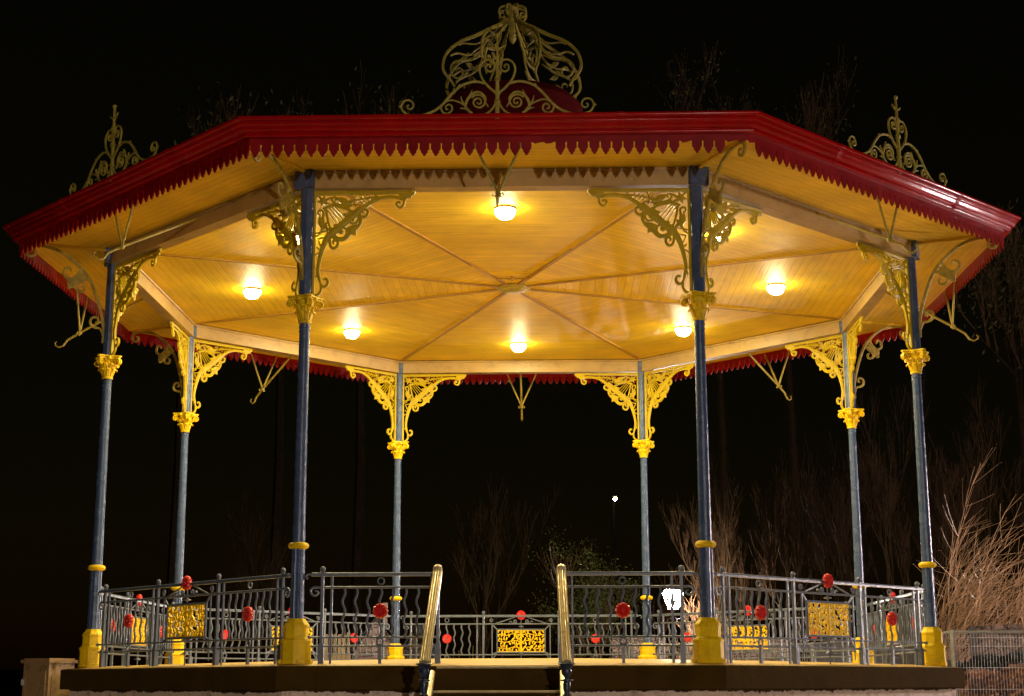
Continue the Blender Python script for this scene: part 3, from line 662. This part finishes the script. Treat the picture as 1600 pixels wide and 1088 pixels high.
# ================================================================ LAMP POSTS
def lamp_post(loc,H,glassmat,label,sc=1.0,rz=0):
    o=empty('street_lamp',loc,rz); tag(o,label,'street lamp')
    m=MB(); m.lathe([(.16,0),(.16,.08),(.11,.12),(.10,.7),(.12,.74),(.07,.8),(.055,1.0),(.04,H-.75),(.06,H-.72),(.06,H-.69),(.03,H-.66),(.03,H-.6)],14); m.tube([(-.22,0,H-.85),(.22,0,H-.85)],.015,6); m.build('post',NAVY,o,True)
    l=MB()
    b0,b1=.11*sc,.20*sc; z0,z1=H-.58*1,H-.58+.46*sc
    for q in range(4):
        a=PI/4+PI/2*q; l.tube([(b0*1.45*math.cos(a),b0*1.45*math.sin(a),z0),(b1*1.45*math.cos(a),b1*1.45*math.sin(a),z1)],.012,5)
    l.lathe([(b1*1.5,z1),(b1*1.5,z1+.02),(b1*.7,z1+.14*sc),(b1*.35,z1+.18*sc),(.02,z1+.2*sc),(.02,z1+.28*sc)],4,ph=PI/4); l.lathe([(b0*1.5,z0),(b0*1.2,z0-.03),(.03,z0-.05)],4,ph=PI/4)
    ln=l.build('lantern_frame',NAVY,o)
    g=MB(); g.lathe([(b0*.9,z0+.005),(b0*1.25,z0+.03),(b1*1.28,z1-.09*sc),(b1*1.15,z1-.03*sc),(b1*.7,z1-.005)],16,cap=False); g.build('lantern_glass',glassmat,ln,True)
    return o
p=at(1052,938,44); lamp_post((p.x,p.y,0),p.z+.33,POSTL,'bright white lantern on a post behind the right front railing',1.15)
lamp_post((6.5,-36,0),4.3,FRONTL,'lit park lantern standing behind the photographer out of view')
lamp_post((18.5,3.5,0),4.2,RIGHTL,'lit park lantern standing well to the right of the bandstand')
BLK=mat('black pole paint',(.003,.003,.003),.9,.1,3,spec=.02)
p=at(961,780,54)
o=empty('road_lamp',(p.x,p.y,0)); tag(o,'small distant yellow lamp on a tall pole above the leafy bush','street lamp')
m=MB(); m.tube([(0,.7,0),(0,.7,p.z-.2),(0,.4,p.z+.2),(0,0,p.z+.16)],[.09,.06,.045,.04],8); m.build('pole',BLK,o,True)
m=MB(); m.box((0,.06,p.z+.115),(.14,.36,.05)); lh=m.build('lamp_head',BLK,o); m=MB(); m.ball((0,0,p.z),.07,10,6,(1,1.4,.9)); m.build('lamp_glass',FARL,lh,True)

# ================================================================ CABINET
cb=empty('utility_cabinet',(-6.10,-.40,0),R_(-28)); tag(cb,'rusty pale metal utility cabinet at the left corner of the plinth','cabinet')
m=MB(); H=F+.07; m.box((0,0,H/2),(.44,.46,H)); m.build('cabinet_body',RUST,cb)
m=MB(); m.box((0,0,H+.015),(.50,.52,.04)); m.box((0,0,H+.043),(.44,.46,.02)); m.build('cabinet_lid',RUST,cb)
m=MB(); m.box((0,-.236,H*.5),(.36,.014,H*.86)); 
for s_ in (-1,1): m.box((s_*.165,-.246,H*.5),(.03,.01,H*.86))
m.box((0,-.246,H*.5+H*.43-.02),(.30,.01,.03)); d_=m.build('door',RUST,cb)
m=MB(); m.tube([(-.2,-.27,H-.22),(-.2,-.27,H-.28)],.012,6); m.box((-.19,-.25,H-.25),(.05,.02,.09)); m.tube([(-.2,-.27,H-.8),(-.2,-.27,H-.86)],.012,6); m.build('hinge',STEEL,d_)
m=MB(); m.box((.226,0,H*.48),(.012,.36,H*.8)); m.build('side_panel',RUST,cb)

# ================================================================ TEMPORARY MESH FENCE
def panel_mesh(L=3.4,Hh=1.9):
    fr=MB(); 
    for x in (0,L): fr.tube([(x,0,.05),(x,0,Hh+.03)],.021,8)
    fr.tube([(0,0,Hh),(L,0,Hh)],.021,8); fr.tube([(0,0,.18),(L,0,.18)],.018,8)
    w=MB()
    n=int(L/.042)
    for i in range(1,n): x=L*i/n; w.box((x,.0,(.18+Hh)/2),(.0034,.0034,Hh-.18))
    for z in (.5,.8,1.1,1.4,1.7,1.82): w.box((L/2,.006,z),(L,.005,.005))
    ft=MB()
    ft.box((0,0,.06),(.24,.7,.12)); ft.box((L,0,.055),(.22,.68,.11))
    return fr,w,ft
fr,w,ft=panel_mesh()
A=at(1489,1000,22.3); A.z=0
labs=['galvanised mesh fence panel at the right edge of the photo beside the plinth','mesh fence panel running back from the right front column','mesh fence panel seen through the right railings, middle of the line','mesh fence panel furthest back, seen through the railings beneath the yellow plaque','mesh fence panel mostly cut off by the right edge of the photo']
dirs=[]
p0=Vector((A.x,A.y,0)); Bp=at(1195,1000,32.5)
db=(Vector((Bp.x,Bp.y,0))-p0); ab_=math.atan2(db.y,db.x)
pos=[(p0,R_(-3)),(p0+Vector((0,.08,0)),ab_),(p0+Vector((math.cos(ab_),math.sin(ab_),0))*3.48,ab_),(p0+Vector((math.cos(ab_),math.sin(ab_),0))*6.96,R_(174)),(p0+Vector((3.46,-.18,0)),R_(4))]
fp=None
for i,(q,a) in enumerate(pos):
    if fp is None:
        o=empty('mesh_fence_panel'); fr.build('frame',STEEL,o,True); w.build('wire_mesh',STEEL,o); ft.build('foot_block',SLATE,o); fp=o
    else: o=dup(fp)
    o.location=q; o.rotation_euler=(0,0,a); tag(o,labs[i],'fence panel','temporary mesh fence panels')

# ================================================================ VEGETATION
def grow(mb_t,mb_c,p,d,L,r,depth,rnd,up,spread,curl,sides=4,minr=.004,kids=(2,4),seg=4):
    pts=[p.copy()]; q=p.copy(); dd=d.normalized()
    for i in range(seg):
        dd=(dd+Vector((rnd.uniform(-1,1),rnd.uniform(-1,1),rnd.uniform(-1,1)))*curl+Vector((0,0,up))).normalized(); q=q+dd*(L/seg); pts.append(q.copy())
    rs=[max(minr,r*(1-.55*i/seg)) for i in range(seg+1)]
    (mb_t if depth>=3 else mb_c).tube(pts,rs,6 if r>.05 else (4 if r>.02 else 3),cap=False)
    if depth==0: return
    for k in range(rnd.randint(*kids)+(1 if depth<3 else 0)):
        t=rnd.uniform(.35,1); i=min(seg-1,int(t*seg)); c=pts[i].lerp(pts[i+1],t*seg-i)
        nd=(dd+Vector((rnd.uniform(-1,1),rnd.uniform(-1,1),rnd.uniform(-.4,1)))*spread).normalized()
        grow(mb_t,mb_c,c,nd,L*rnd.uniform(.55,.8),r*.58,depth-1,rnd,up,spread,curl,sides,minr,kids,seg)
def leaves(mb,centers,rnd,n,rad,size):
    for i in range(n):
        c=Vector(rnd.choice(centers))+Vector((rnd.gauss(0,rad),rnd.gauss(0,rad),rnd.gauss(0,rad))); 
        u=Vector((rnd.uniform(-1,1),rnd.uniform(-1,1),rnd.uniform(-1,1))).normalized(); v=u.orthogonal().normalized(); s_=size*rnd.uniform(.6,1.3)
        mb.add([c-u*s_,c+v*s_*.4,c+u*s_,c-v*s_*.4],[(0,1,2,3)])
def bare_tree(name,loc,seed,label,cat='tree',L=2.2,r=.12,depth=5,d=(0,0,1),up=.05,spread=.7,curl=.12,stems=1,tm=BARK,cm=TWIG,minr=.006,kids=(2,3),leaf=None,group=None):
    rnd=random.Random(seed); o=empty(name,loc); tag(o,label,cat,group); t=MB(); c=MB()
    for s_ in range(stems):
        dd=Vector(d)+Vector((rnd.uniform(-1,1),rnd.uniform(-1,1),0))*(.0 if stems==1 else .45)
        grow(t,c,Vector((rnd.uniform(-.2,.2)*(stems>1),rnd.uniform(-.2,.2)*(stems>1),0)),dd,L*rnd.uniform(.85,1.15),r,depth,rnd,up,spread,curl,minr=minr,kids=kids)
    if t.v: t.build('trunk',tm,o,True)
    cro=c.build('crown',cm,o)
    if leaf:
        n,rad,size,lm_=leaf; f=MB(); leaves(f,c.v[::7],rnd,n,rad,size); f.build('foliage',lm_,cro)
    return o
def ground_at(px,d): p=at(px,1060,d); return (p.x,p.y,0)
# willow-like shrub lit at the right edge: long arching shoots that lean right
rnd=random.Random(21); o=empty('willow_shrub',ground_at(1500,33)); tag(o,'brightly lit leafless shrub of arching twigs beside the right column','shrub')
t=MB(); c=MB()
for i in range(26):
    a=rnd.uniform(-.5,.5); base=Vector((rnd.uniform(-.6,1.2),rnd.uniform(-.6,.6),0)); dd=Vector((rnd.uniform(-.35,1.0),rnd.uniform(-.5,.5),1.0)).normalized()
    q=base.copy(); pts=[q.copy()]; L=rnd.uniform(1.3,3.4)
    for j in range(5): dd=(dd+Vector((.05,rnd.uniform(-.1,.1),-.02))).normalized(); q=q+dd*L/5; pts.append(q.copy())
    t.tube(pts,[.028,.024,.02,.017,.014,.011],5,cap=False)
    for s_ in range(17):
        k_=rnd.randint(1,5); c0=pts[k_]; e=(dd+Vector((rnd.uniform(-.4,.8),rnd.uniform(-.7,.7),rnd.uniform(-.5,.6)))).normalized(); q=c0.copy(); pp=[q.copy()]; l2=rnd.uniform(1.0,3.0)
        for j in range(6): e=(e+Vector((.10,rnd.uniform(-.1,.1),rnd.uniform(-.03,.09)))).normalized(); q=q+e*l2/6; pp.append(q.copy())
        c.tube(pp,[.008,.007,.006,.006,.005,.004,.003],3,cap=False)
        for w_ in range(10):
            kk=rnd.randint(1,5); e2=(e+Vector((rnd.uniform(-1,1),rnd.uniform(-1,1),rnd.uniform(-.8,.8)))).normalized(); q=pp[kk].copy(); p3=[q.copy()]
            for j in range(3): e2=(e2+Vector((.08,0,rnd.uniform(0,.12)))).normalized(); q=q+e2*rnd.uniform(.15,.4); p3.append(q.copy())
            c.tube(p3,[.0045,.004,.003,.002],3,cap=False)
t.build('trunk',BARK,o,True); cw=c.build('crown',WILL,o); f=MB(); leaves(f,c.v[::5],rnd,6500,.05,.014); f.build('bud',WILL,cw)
# dim twiggy trees behind the right half
bare_tree('bare_tree',ground_at(1180,46),3,'dim many stemmed bare tree seen right of the front right column',L=3.1,r=.04,depth=5,up=.14,spread=.5,stems=4,cm=MTWIG,tm=DTWIG,minr=.004,kids=(3,3))
bare_tree('bare_tree',ground_at(1275,43),4,'dim upright bare tree left of the rear right column','tree',L=3.2,r=.04,depth=5,up=.16,spread=.45,stems=4,cm=MTWIG,tm=DTWIG,minr=.004,kids=(3,3))
bare_tree('bare_tree',ground_at(1395,40),5,'bare tree of upright shoots between the two rightmost columns','tree',L=3.3,r=.04,depth=5,up=.16,spread=.5,stems=5,cm=MTWIG,tm=DTWIG,minr=.004,kids=(3,3))
bare_tree('bare_tree',ground_at(1560,42),6,'tall bare tree rising behind the lit shrub at the right edge','tree',L=3.7,r=.04,depth=5,up=.14,spread=.55,stems=4,cm=MTWIG,tm=DTWIG,minr=.004,kids=(3,3))
bare_tree('leaning_tree',ground_at(925,40),7,'pale leaning bare trunk behind the right front railing','tree',L=2.2,r=.07,depth=4,d=(.35,0,1),up=.05,spread=.6,stems=2,cm=TWIG,tm=PINK,minr=.008)
bare_tree('leafy_bush',ground_at(935,52),8,'dark bush with glinting leaves under the small distant lamp','bush',L=2.6,r=.08,depth=4,up=.1,spread=.7,stems=4,cm=DTWIG,tm=DTWIG,leaf=(5200,.22,.05,LEAF))
bare_tree('bare_shrub',ground_at(1090,46.5),9,'pinkish lit tangle of twigs around the white lantern','shrub',L=1.5,r=.04,depth=4,up=.06,spread=.9,stems=5,cm=TWIG,tm=DTWIG,minr=.006)
bare_tree('bare_shrub',ground_at(985,42.5),19,'twiggy shrub between the rear right column and the lantern','shrub',L=1.15,r=.035,depth=4,up=.05,spread=.9,stems=4,cm=TWIG,tm=DTWIG,minr=.006)
bare_tree('bare_tree',ground_at(730,56),10,'very dark bare tree behind the plaque of the rear railing','tree',L=3.3,r=.1,depth=5,up=.14,spread=.5,stems=3,cm=DTWIG,tm=DTWIG)
bare_tree('bare_tree',ground_at(395,52),12,'very dark bare tree between the two leftmost rear columns','tree',L=3.0,r=.1,depth=5,up=.12,spread=.6,stems=2,cm=DTWIG,tm=DTWIG)
# tree tops above the roof line
hilltrees=[(300,190,62,'dry topped tree showing above the left eave beside the roof corner'),(450,165,66,'faint tree top above the front eave, left of the roof crest'),(570,175,64,'faint low tree top just left of the front roof crest'),(1110,150,66,'faint bare tree top above the front eave, right of the roof crest'),(1215,165,64,'faint bare tree top above the right roof corner'),(1570,290,58,'leafy tree top beyond the right end of the eave')]
for i,(px,py,d,lb) in enumerate(hilltrees):
    p=at(px,py,d); base=at(px,py,d); Ht=p.z
    rr=random.Random(40+i); o=empty('hillside_tree',(p.x,p.y,0)); tag(o,lb,'tree','trees on the dark hillside'); t=MB(); c=MB()
    t.tube([(0,0,0),(0.1,0,Ht*.4),(-.1,0,Ht*.8)],[.28,.2,.1],7,cap=False)
    for k_ in range(9):
        z=Ht*rr.uniform(.55,.8); a=rr.uniform(0,6.28); grow(t,c,Vector((0,0,z)),Vector((math.cos(a)*.7,math.sin(a)*.7,1)),Ht*.13,.05,3,rr,.14,.6,.12,minr=.012)
    t.build('trunk',DTWIG,o,True); cc_=c.build('crown',TWIG,o); f=MB(); leaves(f,c.v[::5],rr,1500,.35,.13); f.build('foliage',DRYL,cc_)
# ornamental grass clumps low behind the rear railing
for i,(px,d,lb) in enumerate(((742,29.5,'pale fan of dry grass behind the rear railing, left of its plaque'),(665,33,'pale dry grass clump right of the rear left column'),(905,33,'pale dry grass clump right of the entrance, behind the rear railing'))):
    rr=random.Random(70+i); o=MB()
    for k_ in range(150):
        a=rr.uniform(0,6.28); lean=rr.uniform(.1,.9); L=rr.uniform(1.2,2.25); q=Vector((rr.uniform(-.25,.25),rr.uniform(-.25,.25),0)); e=Vector((math.cos(a)*lean,math.sin(a)*lean*.6,1)).normalized(); pp=[q.copy()]
        for j in range(4): e=(e+Vector((math.cos(a)*.14,math.sin(a)*.1,-.14))).normalized(); q=q+e*L/4; pp.append(q.copy())
        o.tube(pp,[.008,.007,.006,.005,.003],3,cap=False)
    ob=o.build('ornamental_grass',STRAW); ob.location=ground_at(px,d); tag(ob,lb,'ornamental grass','dry ornamental grasses behind the bandstand')
# hedges on the right
def hedge(name,x0,x1,y,h_,dp,mt,lb,n,seed,cat='hedge',sz=.06):
    rr=random.Random(seed); m=MB()
    for i in range(n):
        c=Vector((rr.uniform(x0,x1),y+rr.uniform(-dp,dp)/2,0)); c.z=rr.random()**.6*(h_+.08*math.sin(c.x*3)+.05*math.sin(c.x*9.1)); u=Vector((rr.uniform(-1,1),rr.uniform(-1,1),rr.uniform(-1,1))).normalized(); v=u.orthogonal().normalized(); s_=sz*rr.uniform(.6,1.4)
        m.add([c-u*s_,c+v*s_*.5,c+u*s_,c-v*s_*.5],[(0,1,2,3)])
    core=MB()
    o=m.build(name,mt); tag(o,lb,cat); return o
a=at(1490,1060,26); b_=at(1640,1060,26); hedge('russet_hedge',a.x,b_.x,a.y,F+.02,1.2,HEDGE,'low russet hedge behind the mesh panel at the right edge',9000,81)
a=at(1440,1060,28); b_=at(1660,1060,28); hedge('dark_hedge',a.x,b_.x,a.y,F+.20,1.0,GREENH,'dark clipped hedge below the stone wall at the right edge',9000,82)
# stone wall pieces, house and boarded fence in the background
def wall(name,px0,px1,d,ptop,mt,lb,cat='wall',th=.4):
    a=at(px0,ptop,d); b_=at(px1,ptop,d); m=MB(); m.box(((a.x+b_.x)/2,(a.y+b_.y)/2,a.z/2),(b_.x-a.x,th,a.z)); w_=empty(name,((a.x+b_.x)/2,a.y,0)); tag(w_,lb,cat)
    for i,vv in enumerate(m.v): m.v[i]=(vv[0]-w_.location.x,vv[1]-w_.location.y,vv[2])
    m.build('wall',mt,w_); c=MB(); L=b_.x-a.x; n=max(3,int(L/.5))
    for i in range(n): c.box((-L/2+L*(i+.5)/n,0,a.z+.06),(L/n-.02,th+.1,.12+.03*((i*7)%3)))
    c.build('coping_stone',mt,w_); return w_
wall('stone_wall',1519,1592,30,989,STONE,'rubble stone wall behind the mesh panel at the right edge')
wall('stone_wall',955,1040,50,1000,STONE,'stone wall below the white lantern')
wall('stone_wall',1105,1235,52,1004,PINK,'pinkish stone wall seen between the two right front columns')
# boarded fence left
a=at(500,990,28.5); b_=at(548,990,28.5); o=empty('board_fence',((a.x+b_.x)/2,a.y,0)); tag(o,'pale upright boarded fence seen through the left front railing','fence'); m=MB(); L=b_.x-a.x; n=7
rr=random.Random(4)
for i in range(n): m.box((-L/2+L*(i+.5)/n,0,a.z/2+rr.uniform(-.02,.02)),(L/n-.025,.04,a.z))
m.build('board',TIMBER,o); m=MB(); m.box((0,.045,a.z*.3),(L,.04,.09)); m.box((0,.045,a.z*.8),(L,.04,.09)); m.build('cross_rail',TIMBER,o)
# gabled cottage
def cottage(px,d,wpx,ptop,mt,label,win=True,rz=.25):
    c=at(px,ptop,d); W=wpx/2400.*d; o=empty('cottage',(c.x,c.y,0),rz); tag(o,label,'cottage'); Hh=c.z; e=Hh*.68; D=W*.9; h2=W/2
    m=MB(); m.add([(-h2,-D/2,0),(h2,-D/2,0),(h2,-D/2,e),(0,-D/2,Hh),(-h2,-D/2,e),(-h2,D/2,0),(h2,D/2,0),(h2,D/2,e),(0,D/2,Hh),(-h2,D/2,e)],[(0,1,2,3,4),(9,8,7,6,5),(1,6,7,2),(5,0,4,9)]); m.build('wall',mt,o)
    m=MB()
    for s_ in (-1,1):
        x0,z0,x1,z1=0,Hh+.04,s_*(h2+.12),e-.03
        m.add([(x0,-D/2-.1,z0),(x1,-D/2-.1,z1),(x1,D/2+.1,z1),(x0,D/2+.1,z0),(x0,-D/2-.1,z0+.08),(x1,-D/2-.1,z1+.08),(x1,D/2+.1,z1+.08),(x0,D/2+.1,z0+.08)],[(3,2,1,0),(4,5,6,7),(0,1,5,4),(1,2,6,5),(2,3,7,6),(3,0,4,7)])
    rf_=m.build('roof',SLATE,o); m=MB(); m.box((W*.25,D*.2,Hh),(W*.13,W*.13,Hh*.3)); m.build('chimney',mt,rf_)
    m=MB(); m.box((W*.02,-D/2-.012,e*.58),(W*.2,.03,e*.26)); f=m.build('window',GLASSD,o); m=MB()
    for s_ in (-1,1): m.box((W*.02+s_*W*.11,-D/2-.03,e*.58),(W*.02,.05,e*.3))
    m.box((W*.02,-D/2-.03,e*.58+e*.14),(W*.24,.05,e*.03)); m.box((W*.02,-D/2-.035,e*.58),(W*.012,.05,e*.26)); m.build('window_frame',TIMBER,f)
    if win: m=MB(); m.box((W*.34,-D/2-.012,e*.62),(W*.11,.03,e*.16)); m.build('lit_window',WINL,o)
    m=MB(); m.box((-W*.3,-D/2-.015,e*.3),(W*.14,.03,e*.6)); m.build('door',NAVY,o)
cottage(585,47,70,966,PINK,'pinkish stone cottage seen through the left front railing')
cottage(655,50,46,982,STONE,'small stone cottage just left of the entrance handrail',False,-.2)
# ================================================================ SKY AND SUN
W=bpy.data.worlds.new('World'); S.world=W; W.use_nodes=True; N=W.node_tree.nodes; L=W.node_tree.links
bg=N['Background']; sk=N.new('ShaderNodeTexSky'); sk.sky_type='NISHITA'; sk.sun_disc=False; sk.sun_elevation=R_(4); sk.sun_rotation=R_(170); sk.ozone_density=1
mt_=N.new('ShaderNodeMix'); mt_.data_type='RGBA'; mt_.blend_type='MULTIPLY'; mt_.inputs['Factor'].default_value=1; mt_.inputs['B'].default_value=(1,.62,.22,1); L.new(sk.outputs[0],mt_.inputs['A']); L.new(mt_.outputs['Result'],bg.inputs[0]); bg.inputs[1].default_value=.0011
sd=bpy.data.lights.new('moon','SUN'); sd.energy=.012; sd.angle=R_(.5); sd.color=(1,.92,.85); so_=bpy.data.objects.new('moon',sd); COL.objects.link(so_); so_.rotation_euler=(R_(72),0,R_(10)); so_.location=(0,-30,30)
S.view_settings.view_transform='Standard'; S.view_settings.look='None'; S.view_settings.exposure=0; S.view_settings.gamma=1
S.render.engine='CYCLES'; S.cycles.use_denoising=True; S.cycles.max_bounces=8; S.cycles.sample_clamp_indirect=6
